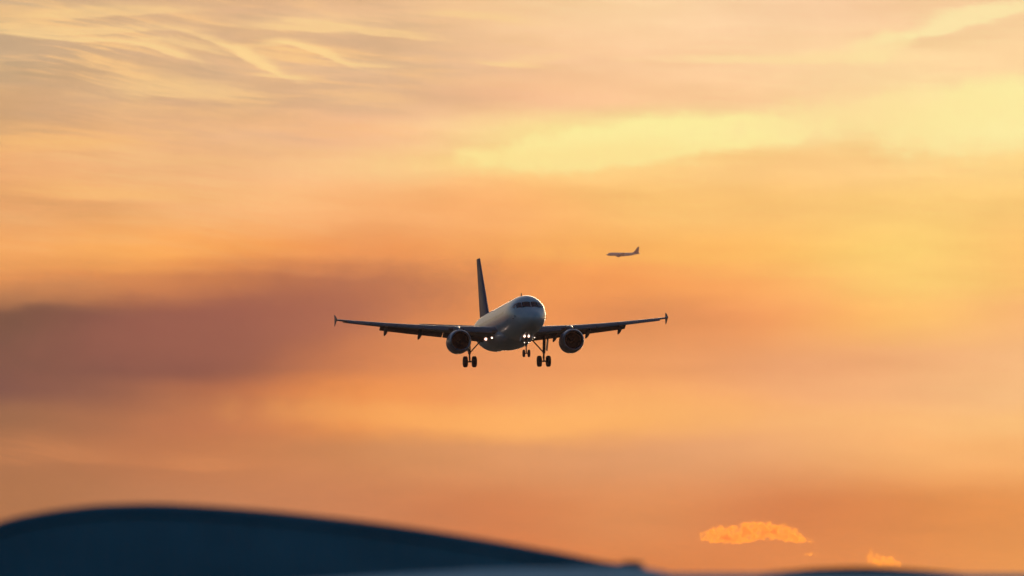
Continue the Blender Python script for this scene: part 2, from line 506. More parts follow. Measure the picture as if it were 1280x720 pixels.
# ------------------------------------------------------------------ airliner
def make_airliner(label, group, dims, gear=True, detail=True):
    """local axes: +Y nose, +X right hand wing, Z up, z = 0 under the main wheels"""
    S_MAIN, ZC, K = dims['s_main'], 4.15, dims['k']
    top, bot, hw = dims['top'], dims['bot'], dims['hw']
    L = dims['length']
    root = empty('airliner')
    tag(root, label, 'airplane', group)

    def Y(s):
        return S_MAIN - s

    def skin(s, th):
        zt, zb, h = top(s), bot(s), hw(s)
        zc, hh = (zt + zb) / 2, (zt - zb) / 2
        return Vector((h * math.cos(th), Y(s), ZC + zc + hh * math.sin(th)))

    def nrm(s, th):
        a = skin(s + 0.01, th) - skin(s - 0.01, th)
        b = skin(s, th + 0.01) - skin(s, th - 0.01)
        n = a.cross(b).normalized()
        c = Vector((0, Y(s), ZC + (top(s) + bot(s)) / 2))
        return n if n.dot(skin(s, th) - c) > 0 else -n

    st = [0.004, 0.02, 0.05, 0.1, 0.17, 0.25] + [0.35 + 0.15 * i for i in range(44)]
    x = 7.5
    while x < L - 0.2:
        st.append(x)
        x += 0.75
    st.append(L - 0.02)
    NS = 64
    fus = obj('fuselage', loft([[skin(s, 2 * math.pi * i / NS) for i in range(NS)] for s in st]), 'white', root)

    # belly fairing
    fr = []
    b0, b1 = dims['belly']
    for i in range(25):
        u = i / 24
        s = b0 + (b1 - b0) * u
        k = math.sin(math.pi * min(1, max(0.0, u))) ** 0.45 if 0 < u < 1 else 0.02
        fr.append([Vector(((0.6 + 1.62 * k) * math.cos(a), Y(s), ZC - 1.35 + (0.25 + 0.95 * k) * math.sin(a))) for a in [2 * math.pi * j / 40 for j in range(40)]])
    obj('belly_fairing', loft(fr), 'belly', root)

    # cockpit glazing
    if detail:
        def pane(c4, nu=6, nv=5):
            bm = bmesh.new()
            outer, inner = [], []
            for j in range(nv + 1):
                for i in range(nu + 1):
                    u, v = i / nu, j / nv
                    s = (c4[0][0] * (1 - u) + c4[1][0] * u) * (1 - v) + (c4[3][0] * (1 - u) + c4[2][0] * u) * v
                    z = (c4[0][1] * (1 - u) + c4[1][1] * u) * (1 - v) + (c4[3][1] * (1 - u) + c4[2][1] * u) * v
                    p, n = skin(s, z), nrm(s, z)
                    outer.append(bm.verts.new(p + n * 0.018))
                    inner.append(bm.verts.new(p - n * 0.01))
            W = nu + 1
            for j in range(nv):
                for i in range(nu):
                    k = j * W + i
                    bm.faces.new((outer[k], outer[k + 1], outer[k + W + 1], outer[k + W]))
                    bm.faces.new((inner[k], inner[k + W], inner[k + W + 1], inner[k + 1]))
            edge = [i for i in range(W)] + [j * W + nu for j in range(1, nv + 1)] + [nv * W + i for i in range(nu - 1, -1, -1)] + [j * W for j in range(nv - 1, 0, -1)]
            for a, b in zip(edge, edge[1:] + edge[:1]):
                bm.faces.new((outer[a], inner[a], inner[b], outer[b]))
            return bm

        def th_at(s, z):
            """angle on the right side where the skin is at height z above the body axis"""
            zc, hh = (top(s) + bot(s)) / 2, (top(s) - bot(s)) / 2
            return math.asin(max(-1, min(1, (z - zc) / hh)))

        def th_x(s, xx):
            return math.acos(max(-1, min(1, xx / hw(s))))
        # (station, height) corners: front lower inner, outer lower, outer upper, inner upper
        lo, hi = 0.56, 1.13
        def sx(z, xx):
            # station at which the upper skin at lateral offset xx has height z
            a, b = 0.6, 4.5
            for _ in range(40):
                mdl = (a + b) / 2
                h = hw(mdl)
                zz = -9 if h <= xx else (top(mdl) + bot(mdl)) / 2 + (top(mdl) - bot(mdl)) / 2 * math.sqrt(1 - (xx / h) ** 2)
                if zz < z:
                    a = mdl
                else:
                    b = mdl
            return b
        for sg in (1, -1):
            for (x0, x1, za0, za1, zb0, zb1) in ((0.03, 0.83, lo, lo - 0.02, hi, hi - 0.01), (0.86, 1.32, lo - 0.02, lo - 0.02, hi - 0.02, hi - 0.05)):
                cs = []
                for (xx, z) in ((x0, za0), (x1, za1), (x1 * 0.97, zb1), (x0, zb0)):
                    s = sx(z, xx)
                    th = th_x(s, xx)
                    cs.append((s, th if sg > 0 else math.pi - th))
                obj('cockpit_window', pane(cs), 'glass', fus)
            cs = []
            for (s, z) in ((2.75, lo), (3.55, lo + 0.12), (3.35, hi - 0.06), (2.85, hi - 0.05)):
                th = th_at(s, z)
                cs.append((s, th if sg > 0 else math.pi - th))
            obj('cockpit_window', pane(cs), 'glass', fus)

    # wings --------------------------------------------------------------
    SPAN, XR = dims['span'], 1.2
    sw = math.tan(R(27.0))
    KX = 6.4

    def le(x):
        return dims['le0'] + (x - 1.975) * sw

    def te(x):
        if x <= KX:
            return dims['te0'] + 0.05 * (x - 1.975)
        t = (x - KX) / (SPAN - KX)
        return dims['te0'] + 0.22 + (le(SPAN) + 1.55 - dims['te0'] - 0.22) * t

    def zw(x):
        return ZC - 1.22 + math.tan(R(6.1)) * x + 0.08 + 0.0018 * max(0, x - 5) ** 2

    def tcr(x):
        return 0.155 - 0.035 * min(1, x / 10)

    for sg in (1, -1):
        rings = []
        for i in range(27):
            x = XR + (SPAN - XR) * i / 26
            c = te(x) - le(x)
            tw = R(2.5 - 4.0 * x / SPAN)
            rings.append([Vector((sg * x, Y(le(x) + px), zw(x) + pz - math.tan(tw) * (px - 0.3 * c))) for px, pz in foil(c, tcr(x))])
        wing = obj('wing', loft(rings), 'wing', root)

        def panel(x0, x1, base, chord, tc, ang, camber=0.03, n=8, droop=(0, 0)):
            rs = []
            for i in range(n + 1):
                x = x0 + (x1 - x0) * i / n
                c = chord(x)
                s0, z0 = base(x)
                a = R(ang)
                pts = []
                for px, pz in foil(c, tc, 10, camber):
                    pts.append(Vector((sg * x, Y(s0 + px * math.cos(a) + pz * math.sin(a)), z0 - px * math.sin(a) + pz * math.cos(a))))
                rs.append(pts)
            return loft(rs)

        if detail:
            # slats: drooped, forward of the leading edge
            for (x0, x1) in ((2.35, 4.95), (6.45, 8.8), (8.9, 11.25), (11.35, 13.7), (13.8, 16.0)):
                obj('slat', panel(x0, x1, lambda x: (le(x) - 0.28, zw(x) - 0.22), lambda x: 0.105 * (te(x) - le(x)) + 0.40, 0.22, -27, 0.05), 'slat', wing)
            # flaps at landing setting
            for (x0, x1) in ((2.15, 6.34), (6.42, 12.6)):
                obj('flap', panel(x0, x1, lambda x: (te(x) - 0.70, zw(x) + 0.04 - 0.008 * x), lambda x: 1.55 - 0.050 * x, 0.16, 25, 0.03), 'flap', wing)
            obj('aileron', panel(12.55, 16.2, lambda x: (te(x) - 0.42, zw(x) - 0.03), lambda x: 0.50, 0.12, 5, 0.0), 'wing', wing)
            # flap track canoes
            for x, ln in ((5.15, 3.2), (8.6, 3.3), (12.0, 2.8)):
                rs = []
                for i in range(13):
                    u = i / 12
                    r = max(0.02, math.sin(math.pi * u ** 0.85) ** 0.7) * 0.19
                    s = te(x) - 1.7 + ln * u
                    z = zw(x) - 0.30 - max(0, u - 0.35) * 0.85
                    rs.append([Vector((sg * (x + r * 1.0 * math.cos(a)), Y(s), z + r * 1.6 * math.sin(a))) for a in [2 * math.pi * j / 14 for j in range(14)]])
                obj('flap_track_fairing', loft(rs), 'flap', wing)
            # wingtip fence: arrow-shaped plate above and below the tip
            bm = bmesh.new()
            s0, zz = le(SPAN), zw(SPAN) + 0.05
            out_ = [(-0.05, 0.0), (0.75, 0.35), (1.45, 0.56), (1.78, 0.58), (1.66, 0.25), (1.62, 0.0), (1.66, -0.30), (1.74, -0.58), (1.45, -0.56), (0.75, -0.3)]
            va = [bm.verts.new((sg * (SPAN + 0.00 + 0.08 * abs(q)), Y(s0 + p), zz + q)) for p, q in out_]
            vb = [bm.verts.new((sg * (SPAN + 0.04 + 0.08 * abs(q)), Y(s0 + p), zz + q)) for p, q in out_]
            n = len(out_)
            bm.faces.new(va)
            bm.faces.new(list(reversed(vb)))
            for i in range(n):
                bm.faces.new((va[i], va[(i + 1) % n], vb[(i + 1) % n], vb[i]))
            obj('wingtip_fence', bm, 'flap', wing)

        # engine ----------------------------------------------------------
        ex, es, ez = dims['eng']
        n = 48
        prof = [(0.10, 0.90), (0.03, 0.945), (0.0, 0.985), (0.02, 1.025), (0.10, 1.07), (0.35, 1.13), (0.9, 1.19), (1.7, 1.20), (2.5, 1.13), (3.1, 1.02), (3.35, 0.95)]
        body = [p for p in prof if p[0] >= 0.35 or False]
        inner = [(3.35, 0.91), (2.2, 0.90), (1.05, 0.88), (0.6, 0.84), (0.30, 0.845)]
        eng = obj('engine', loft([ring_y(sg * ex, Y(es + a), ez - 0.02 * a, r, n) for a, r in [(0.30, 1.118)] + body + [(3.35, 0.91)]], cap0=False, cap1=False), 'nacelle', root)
        obj('inlet_duct', loft([ring_y(sg * ex, Y(es + a), ez - 0.02 * a, r, n) for a, r in inner], cap0=False, cap1=False), 'fan', eng)
        lipprof = [(0.32, 0.848), (0.10, 0.885), (0.03, 0.94), (0.0, 0.985), (0.02, 1.025), (0.10, 1.07), (0.32, 1.124)]
        obj('inlet_lip', loft([ring_y(sg * ex, Y(es + a), ez, r, n) for a, r in lipprof], cap0=False, cap1=False), 'lip', eng)
        # fan: disc of blades and spinner
        bm = loft([ring_y(sg * ex, Y(es + 1.12), ez, 0.90, n), ring_y(sg * ex, Y(es + 1.16), ez, 0.90, n)])
        if detail:
            for k in range(36):
                a = 2 * math.pi * k / 36
                q = Matrix.Rotation(a, 4, 'Y')
                c = Vector((sg * ex, Y(es + 1.0), ez))
                v = [bm.verts.new(c + q @ Vector(p)) for p in ((-0.03, 0.06, 0.25), (0.05, -0.06, 0.25), (0.10, -0.05, 0.865), (-0.07, 0.07, 0.865))]
                v2 = [bm.verts.new(c + q @ (Vector(p) + Vector((0.008, 0.012, 0)))) for p in ((-0.03, 0.06, 0.25), (0.05, -0.06, 0.25), (0.10, -0.05, 0.865), (-0.07, 0.07, 0.865))]
                bm.faces.new(v)
                bm.faces.new(list(reversed(v2)))
                for i in range(4):
                    bm.faces.new((v[i], v[(i + 1) % 4], v2[(i + 1) % 4], v2[i]))
        obj('fan', bm, 'fan', eng)
        obj('spinner', loft([ring_y(sg * ex, Y(es + a), ez, r, 24) for a, r in ((0.62, 0.01), (0.70, 0.10), (0.82, 0.19), (0.98, 0.27), (1.10, 0.30))]), 'fan', eng)
        obj('exhaust_core', loft([ring_y(sg * ex, Y(es + a), ez - 0.02 * a, r, 32) for a, r in ((2.2, 0.62), (3.3, 0.64), (4.3, 0.50), (4.35, 0.32), (5.0, 0.05))]), 'dark', eng)
        # pylon
        rs = []
        for (s, zb_, zt_, hwid) in ((es + 0.9, ez + 1.16, ez + 1.30, 0.08), (es + 1.8, ez + 1.05, ez + 1.55, 0.20), (es + 3.2, ez + 0.6, ez + 1.6, 0.22), (es + 4.6, ez + 0.75, ez + 1.45, 0.18), (es + 6.0, ez + 1.1, ez + 1.35, 0.05)):
            rs.append([Vector((sg * ex + a * hwid, Y(s), b)) for a, b in ((-1, zb_), (1, zb_), (1, zt_), (0.5, zt_ + 0.06), (-0.5, zt_ + 0.06), (-1, zt_))])
        obj('engine_pylon', loft(rs), 'nacelle', eng)

        # tailplane
        rs = []
        hs = dims['hspan']
        for i in range(11):
            x = 0.3 + (hs - 0.3) * i / 10
            s0 = dims['hle'] + x * math.tan(R(32))
            c = 3.9 - (3.9 - 1.35) * x / hs
            rs.append([Vector((sg * x, Y(s0 + px), ZC + 1.02 + math.tan(R(6)) * x + pz + 0.035 * px)) for px, pz in foil(c, 0.10, 10, -0.01)])
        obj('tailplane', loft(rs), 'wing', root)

    # tail fin
    rs = []
    f0, f1, fc0, fc1, fz0, fz1 = dims['fin']
    for i in range(13):
        u = i / 12
        z = fz0 + (fz1 - fz0) * u
        s0 = f0 + (f1 - f0) * u
        c = fc0 + (fc1 - fc0) * u
        if dims.get('dorsal') and u < 0.3:
            s0 -= dims['dorsal'] * (1 - u / 0.3) ** 2
            c += dims['dorsal'] * (1 - u / 0.3) ** 2
        rs.append([Vector((pz, Y(s0 + px), ZC + z)) for px, pz in foil(c, 0.11, 12, 0.0)])
    fin = obj('tail_fin', loft(rs), 'fin', root)

    if detail:
        # blade aerials on the crown
        for (s, h) in ((7.2, 0.42), (14.5, 0.36)):
            bm = bmesh.new()
            zt = ZC + top(s)
            pts = ((0.0, -0.05), (0.42, -0.05), (0.48, h), (0.30, h))
            va = [bm.verts.new((-0.025, Y(s + a), zt + b)) for a, b in pts]
            vb = [bm.verts.new((0.025, Y(s + a), zt + b)) for a, b in pts]
            bm.faces.new(va)
            bm.faces.new(list(reversed(vb)))
            for i in range(4):
                bm.faces.new((va[i], va[(i + 1) % 4], vb[(i + 1) % 4], vb[i]))
            obj('antenna', bm, 'dark', fus)
        # static probes / pitot on the nose flanks
        for sg in (1, -1):
            for (s, z) in ((2.2, -0.25), (2.7, -0.45)):
                th = math.asin((z - (top(s) + bot(s)) / 2) / ((top(s) - bot(s)) / 2))
                th = th if sg > 0 else math.pi - th
                p, nn = skin(s, th), nrm(s, th)
                obj('pitot_probe', tube(p - nn * 0.02, p + nn * 0.13 + Vector((0, 0.10, 0)), 0.045, 0.03), 'dark', fus)

    # landing gear ---------------------------------------------------------
    def wheel(parent, x, y, r, wd):
        h = wd / 2
        prof = [(-h, r * 0.62), (-h, r * 0.80), (-h * 0.86, r * 0.92), (-h * 0.5, r * 0.985), (0, r), (h * 0.5, r * 0.985), (h * 0.86, r * 0.92), (h, r * 0.80), (h, r * 0.62)]
        wh = obj('wheel', lathe_x(x, y, r, prof), 'tyre', parent)
        rp = [(-h * 0.75, r * 0.20), (-h * 1.02, r * 0.30), (-h * 0.80, r * 0.55), (-h * 1.03, r * 0.615), (h * 1.03, r * 0.615), (h * 0.80, r * 0.55), (h * 1.02, r * 0.30), (h * 0.75, r * 0.20)]
        return wh, rp

    def lamp(p, r, mname, name, parent):
        """sealed-beam lamp: housing with a lit lens facing forward, ringed by an added glow"""
        bm = bmesh.new()
        n = 24
        p = Vector(p)
        rings = [[p + Vector((rr * math.cos(2 * math.pi * i / n), dy, rr * math.sin(2 * math.pi * i / n))) for i in range(n)]
                 for dy, rr in ((-0.16, 0.03), (-0.10, r * 0.7), (-0.02, r * 1.08), (0.015, r * 1.08))]
        h = obj(name, loft(rings), 'dark', parent)
        lens = [[p + Vector((rr * math.cos(2 * math.pi * i / n), dy, rr * math.sin(2 * math.pi * i / n))) for i in range(n)]
                for dy, rr in ((0.02, r), (0.04, r * 0.85), (0.055, r * 0.4), (0.058, 0.01))]
        obj('lens', loft(lens), mname, h)
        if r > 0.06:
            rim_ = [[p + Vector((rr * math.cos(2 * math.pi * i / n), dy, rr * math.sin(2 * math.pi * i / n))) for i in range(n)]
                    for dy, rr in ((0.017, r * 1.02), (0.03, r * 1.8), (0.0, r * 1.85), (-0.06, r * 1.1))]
            obj('halo_ring', loft(rim_, cap0=False, cap1=False), 'halo', h)  # added glowing ring, imitates the halo around the lens

    if gear:
        for sg in (1, -1):
            gx = 3.79
            gy = 0.0
            # strut leans a little outward at the top
            bm = tube((sg * gx, gy, 0.57), (sg * (gx + 0.02), gy, 1.45), 0.085)
            tube((sg * (gx + 0.02), gy, 1.35), (sg * (gx + 0.08), gy + 0.1, 3.15), 0.145, 0.17, bm=bm)
            tube((sg * (gx - 0.50), gy, 0.57), (sg * (gx + 0.50), gy, 0.57), 0.075, bm=bm)
            # torque links
            tube((sg * gx, gy - 0.10, 0.62), (sg * gx, gy - 0.42, 1.0), 0.05, bm=bm)
            tube((sg * gx, gy - 0.42, 1.0), (sg * gx, gy - 0.12, 1.42), 0.05, bm=bm)
            g = obj('main_landing_gear', bm, 'dark', root)
            for o_ in (-0.46, 0.46):
                obj('wheel', lathe_x(sg * gx + o_, gy, 0.57, [(a * 0.215, r * 0.57) for a, r in ((-1, .55), (-1, .80), (-.86, .92), (-.5, .985), (0, 1), (.5, .985), (.86, .92), (1, .80), (1, .55))]), 'tyre', g)
                obj('hub', lathe_x(sg * gx + o_, gy, 0.57, [(a * 0.21, r * 0.57) for a, r in ((-.9, .1), (-1.03, .30), (-.8, .48), (-1.02, .56), (1.02, .56), (.8, .48), (1.03, .30), (.9, .1))]), 'rim', g)
            obj('side_brace', tube((sg * (gx - 0.05), gy, 1.50), (sg * (gx - 1.15), gy + 0.1, 2.70), 0.065), 'dark', g)
            # gear door on the outboard side of the leg
            bm = bmesh.new()
            a0, a1 = Vector((sg * (gx + 0.22), gy + 0.75, 1.55)), Vector((sg * (gx + 0.34), gy - 0.85, 1.75))
            b1_, b0_ = Vector((sg * (gx + 0.52), gy - 0.95, 3.15)), Vector((sg * (gx + 0.38), gy + 0.95, 3.15))
            q = [a0, a1, b1_, b0_]
            off = Vector((sg * 0.06, 0, 0))
            va = [bm.verts.new(p) for p in q]
            vb = [bm.verts.new(p + off) for p in q]
            bm.faces.new(va)
            bm.faces.new(list(reversed(vb)))
            for i in range(4):
                bm.faces.new((va[i], va[(i + 1) % 4], vb[(i + 1) % 4], vb[i]))
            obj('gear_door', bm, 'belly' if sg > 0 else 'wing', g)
        # nose gear
        ny = Y(5.07)
        bm = tube((0, ny, 0.38), (0, ny + 0.02, 1.15), 0.055)
        tube((0, ny + 0.02, 1.05), (0, ny + 0.12, 2.6), 0.095, 0.11, bm=bm)
        tube((-0.28, ny, 0.38), (0.28, ny, 0.38), 0.05, bm=bm)
        tube((-0.26, ny + 0.16, 2.05), (0.26, ny + 0.16, 2.05), 0.035, bm=bm)
        tube((-0.26, ny + 0.14, 1.44), (0.26, ny + 0.14, 1.44), 0.03, bm=bm)
        tube((0, ny - 0.08, 0.45), (0, ny - 0.28, 0.8), 0.035, bm=bm)
        tube((0, ny - 0.28, 0.8), (0, ny - 0.08, 1.12), 0.035, bm=bm)
        g = obj('nose_landing_gear', bm, 'dark', root)
        for o_ in (-0.255, 0.255):
            obj('wheel', lathe_x(o_, ny, 0.38, [(a * 0.11, r * 0.38) for a, r in ((-1, .5), (-1, .80), (-.86, .92), (-.5, .985), (0, 1), (.5, .985), (.86, .92), (1, .80), (1, .5))]), 'tyre', g)
        obj('drag_brace', tube((0, ny + 0.05, 1.5), (0, ny + 1.2, 2.3), 0.05), 'dark', g)
        for sg in (1, -1):
            bm = bmesh.new()
            q = [Vector((sg * 0.42, ny + 0.1, 2.2)), Vector((sg * 0.52, ny + 0.1, 1.62)), Vector((sg * 0.52, ny - 0.85, 1.62)), Vector((sg * 0.42, ny - 0.85, 2.2))]
            va = [bm.verts.new(p) for p in q]
            vb = [bm.verts.new(p + Vector((sg * 0.03, 0, 0))) for p in q]
            bm.faces.new(va)
            bm.faces.new(list(reversed(vb)))
            for i in range(4):
                bm.faces.new((va[i], va[(i + 1) % 4], vb[(i + 1) % 4], vb[i]))
            obj('gear_door', bm, 'belly', g)
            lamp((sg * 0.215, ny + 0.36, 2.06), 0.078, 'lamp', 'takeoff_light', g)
            lamp((sg * 0.22, ny + 0.30, 1.44), 0.05, 'lampdim', 'taxi_light', g)
            lamp((sg * 0.15, ny + 0.62, 2.42), 0.045, 'lampdim', 'marker_light', g)
        # wing-root lamps and a reflection spot built as a lamp, on short arms from the wing
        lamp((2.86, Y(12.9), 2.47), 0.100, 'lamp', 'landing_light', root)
        lamp((2.33, Y(12.3), 2.55), 0.066, 'lamp', 'turnoff_light_and_glint', root)  # added lamp standing in for the landing light's reflection on the fairing
        lamp((-2.02, Y(12.3), 2.55), 0.05, 'lampdim', 'turnoff_light_and_glint', root)
    return root


A3 = dict(
    length=37.57, s_main=17.71, k=1.0, span=16.95,
    top=pchip([0, .1, .3, .7, 1.2, 1.6, 2.2, 2.7, 3.3, 4.2, 5.2, 6.4, 24, 30, 34, 36.5, 37.57], [-.55, -.31, -.08, .20, .46, .72, 1.22, 1.55, 1.79, 1.97, 2.05, 2.07, 2.07, 1.98, 1.76, 1.46, 1.2]),
    bot=pchip([0, .1, .3, .7, 1.2, 2, 3, 4.5, 6.2, 24, 26, 29, 32, 35, 37.57], [-.55, -.82, -1.02, -1.27, -1.48, -1.73, -1.91, -2.03, -2.07, -2.07, -1.9, -1.25, -.4, .4, .85]),
    hw=pchip([0, .1, .3, .7, 1.2, 2, 3, 4, 5, 6.2, 24, 27, 30, 33, 36, 37.57], [0.004, .27, .50, .82, 1.10, 1.42, 1.69, 1.84, 1.93, 1.975, 1.975, 1.85, 1.5, 1.0, .45, .17]),
    belly=(9.6, 21.5), le0=12.1, te0=18.55, eng=(5.75, 10.75, 2.17), hspan=6.22, hle=31.0,
    fin=(28.9, 34.35, 5.9, 2.1, 1.6, 8.38),
)
D = 1150.0
plane = make_airliner('white twin engine airliner head-on in landing approach, wheels down and lamps lit', None, A3)
YAW, PITCH, ROLL = 8.9, 2.35, 0.75
nose_dir = Vector((math.sin(R(YAW)) * math.cos(R(PITCH)), -math.cos(R(YAW)) * math.cos(R(PITCH)), math.sin(R(PITCH))))
right = Vector((-math.cos(R(YAW)), -math.sin(R(YAW)), 0)).normalized()
up = right.cross(nose_dir).normalized()
rotm = Matrix((right, nose_dir, up)).transposed()
rotm = Matrix.Rotation(R(ROLL), 3, nose_dir) @ rotm
plane.rotation_euler = rotm.to_euler()
plane.location = at(633.7, 458.9, D)

# ------------------------------------------------------------------ far airliner, 13 km out
B7 = dict(
    length=39.5, s_main=20.2, k=1.0, span=17.0,
    top=pchip([0, .2, .8, 1.6, 2.4, 3.2, 4.6, 6.4, 26, 32, 36, 38.5, 39.5], [-.75, -.42, -.02, .40, 1.05, 1.5, 1.84, 1.95, 1.95, 1.9, 1.72, 1.4, 1.15]),
    bot=pchip([0, .2, .8, 1.6, 3, 4.5, 6.2, 24, 27, 30, 33, 36, 39.5], [-.75, -1.1, -1.4, -1.62, -1.86, -1.98, -2.0, -2.0, -1.75, -1.1, -.35, .3, .75]),
    hw=pchip([0, .2, .8, 1.6, 3, 4.5, 6.2, 24, 28, 32, 36, 39.5], [0.004, .38, .82, 1.2, 1.62, 1.82, 1.88, 1.88, 1.75, 1.3, .6, .12]),
    belly=(11.5, 23.5), le0=13.6, te0=20.6, eng=(4.9, 12.0, 2.25), hspan=7.0, hle=33.4,
    fin=(31.2, 36.6, 6.4, 2.0, 1.4, 8.9), dorsal=3.2,
)
far = make_airliner('tiny airliner far off in the haze, flying left with gear up', None, B7, gear=False, detail=False)
FD = 13300.0
fy_, fp_ = R(90 - 4), R(0.6)
nd = Vector((-math.sin(fy_) * math.cos(fp_), math.cos(fy_) * math.cos(fp_), math.sin(fp_)))
rt = nd.cross(Vector((0, 0, 1))).normalized()
upv = rt.cross(nd).normalized()
far.rotation_euler = Matrix((rt, nd, upv)).transposed().to_euler()
far.location = at(779.5, 322.3, FD)

# ------------------------------------------------------------------ ground
def ground_build(t, p):
    tc = t.node('ShaderNodeTexCoord')
    a = t.noise(tc.outputs['Object'], 0.02, 8.0, 0.6)
    b = t.noise(tc.outputs['Object'], 1.3, 6.0, 0.65)
    f = t.m('ADD', t.m('MULTIPLY', a, 0.6), t.m('MULTIPLY', b, 0.4))
    t.l.new(t.ramp(f, [(0.35, (0.035, 0.05, 0.02, 1)), (0.55, (0.07, 0.075, 0.035, 1)), (0.7, (0.11, 0.10, 0.06, 1))]), p.inputs['Base Color'])


M['ground'] = mat('airfield_grass', (0.06, 0.07, 0.03), 0.95, build=ground_build)
M['apron'] = mat('apron_concrete', (0.16, 0.16, 0.165), 0.9, var=0.25, vscale=0.4)
bm = bmesh.new()
vs = [bm.verts.new(p) for p in ((-9000, -1500, 0), (9000, -1500, 0), (9000, 16500, 0), (-9000, 16500, 0))]
bm.faces.new(vs)
tag(obj('ground', bm, 'ground', smooth=False), kind='structure')
bm = bmesh.new()
vs = [bm.verts.new(p) for p in ((-60, 20, 0.004), (70, 20, 0.004), (70, 190, 0.004), (-60, 190, 0.004))]
bm.faces.new(vs)
tag(obj('apron', bm, 'apron', smooth=False), kind='structure')

# ------------------------------------------------------------------ foreground buildings (out of focus)
def ribbed(axis_x=True, pitch=0.3, amount=0.25):
    def f(t, p):
        tc = t.node('ShaderNodeTexCoord')
        s = t.node('ShaderNodeSeparateXYZ')
        t.l.new(tc.outputs['Object'], s.inputs[0])
        wv_ = t.node('ShaderNodeMath', operation='SINE')
        t.l.new(t.m('MULTIPLY', s.outputs[0 if axis_x else 1], 2 * math.pi / pitch), wv_.inputs[0])
        bmp = t.node('ShaderNodeBump')
        bmp.inputs['Strength'].default_value = amount
        bmp.inputs['Distance'].default_value = 0.03
        t.l.new(wv_.outputs[0], bmp.inputs['Height'])
        t.l.new(bmp.outputs[0], p.inputs['Normal'])
        n_ = t.noise(tc.outputs['Object'], 0.7, 6.0, 0.6)
        b = p.inputs['Base Color'].default_value[:3]
        t.l.new(t.ramp(n_, [(0.3, (*[k * 0.8 for k in b], 1)), (0.7, (*[k * 1.2 for k in b], 1))]), p.inputs['Base Color'])
    return f


M['navy_wall'] = mat('navy_wall_cladding', (0.045, 0.16, 0.22), 0.55, build=ribbed(True))
M['navy_roof'] = mat('navy_roof_sheet', (0.042, 0.145, 0.205), 0.6, build=ribbed(False))
M['trim'] = mat('dark_roof_trim', (0.012, 0.022, 0.035), 0.7, var=0.2)
M['pale'] = mat('pale_grey_render', (0.86, 0.76, 0.70), 0.7, var=0.06, vscale=0.6)
M['palecap'] = mat('pale_roof_sheet', (0.88, 0.76, 0.68), 0.5, var=0.06)
M['darkroof'] = mat('dark_membrane_roof', (0.030, 0.034, 0.050), 0.6, var=0.2)
M['doorblue'] = mat('roller_door_paint', (0.05, 0.09, 0.13), 0.5, build=ribbed(True, 0.5))


def box(x0, x1, y0, y1, z0, z1, bm=None):
    bm = bm or bmesh.new()
    v = [bm.verts.new((x, y, z)) for x in (x0, x1) for y in (y0, y1) for z in (z0, z1)]
    for f in ((0, 1, 3, 2), (4, 6, 7, 5), (0, 4, 5, 1), (2, 3, 7, 6), (0, 2, 6, 4), (1, 5, 7, 3)):
        bm.faces.new([v[i] for i in f])
    return bm


def vault(prof, y0, y1, base):
    """solid prism under a roof profile [(x, z)] between y0 and y1, down to z = base"""
    bm = bmesh.new()
    loop = [(prof[0][0], base)] + list(prof) + [(prof[-1][0], base)]
    a = [bm.verts.new((x, y0, z)) for x, z in loop]
    b = [bm.verts.new((x, y1, z)) for x, z in loop]
    bm.faces.new(a)
    bm.faces.new(list(reversed(b)))
    for i in range(len(loop)):
        j = (i + 1) % len(loop)
        bm.faces.new((a[i], b[i], b[j], a[j]))
    return bm


def shell(prof, y0, y1, th):
    """curved sheet of thickness th over the profile"""
    rings = []
    n = len(prof)
    outer, inner = [], []
    for i, (x, z) in enumerate(prof):
        p0, p1 = prof[max(0, i - 1)], prof[min(n - 1, i + 1)]
        d = Vector((p1[0] - p0[0], 0, p1[1] - p0[1])).normalized()
        nn = Vector((-d.z, 0, d.x))
        if nn.z < 0:
            nn = -nn
        outer.append(Vector((x, 0, z)))
        inner.append(Vector((x, 0, z)) - nn * th)
    loop = outer + inner[::-1]
    return loft([[p + Vector((0, y, 0)) for p in loop] for y in (y0, y1)])


HD = 118.0
def hp(px, py, d=HD):
    p = at(px, py, d)
    return p.x, p.z

# hangar with a curved navy roof
raw = [(-420, 900), (-330, 815), (-220, 744), (-110, 692), (-40, 668), (0, 651.5), (40, 642), (85, 635), (130, 630.5), (190, 629), (250, 631.5), (320, 636.5), (400, 644.5),
       (500, 657), (600, 672.5), (700, 690.5), (770, 704), (806, 707.5)]
sx_ = pchip([r_[0] for r_ in raw], [r_[1] for r_ in raw])
prof = [hp(-420 + i * (806 + 420) / 60, sx_(-420 + i * (806 + 420) / 60)) for i in range(61)]
hangar = empty('hangar', (0, HD, 0))
tag(hangar, 'dark navy building with long curved roof, out of focus at bottom left', 'building')


def local(bm, o):
    for v in bm.verts:
        v.co -= Vector(o.location)
    return bm


wall_prof = [(x, z - 0.14) for x, z in prof[1:-1]]
obj('wall', local(vault(wall_prof, HD + 0.03, HD + 24, 0.0), hangar), 'navy_wall', hangar, smooth=False)
roof = obj('roof', local(shell(prof, HD, HD + 24.3, 0.12), hangar), 'navy_roof', hangar)
# small vent at the low end of the roof
ex_, ez_ = hp(792, 706)
bm = tube((ex_ - 0.02, HD + 0.4, ez_ - 0.08), (ex_ - 0.02, HD + 0.4, ez_ + 0.02), 0.10, 0.10, 16)
tube((ex_ - 0.02, HD + 0.4, ez_ + 0.01), (ex_ - 0.02, HD + 0.4, ez_ + 0.045), 0.15, 0.08, 16, bm=bm)
obj('roof_vent', local(bm, hangar), 'trim', roof)
obj('door', local(box(-6.6, 1.0, HD - 0.03, HD + 0.027, 0.0, 3.7), hangar), 'doorblue', hangar, smooth=False)

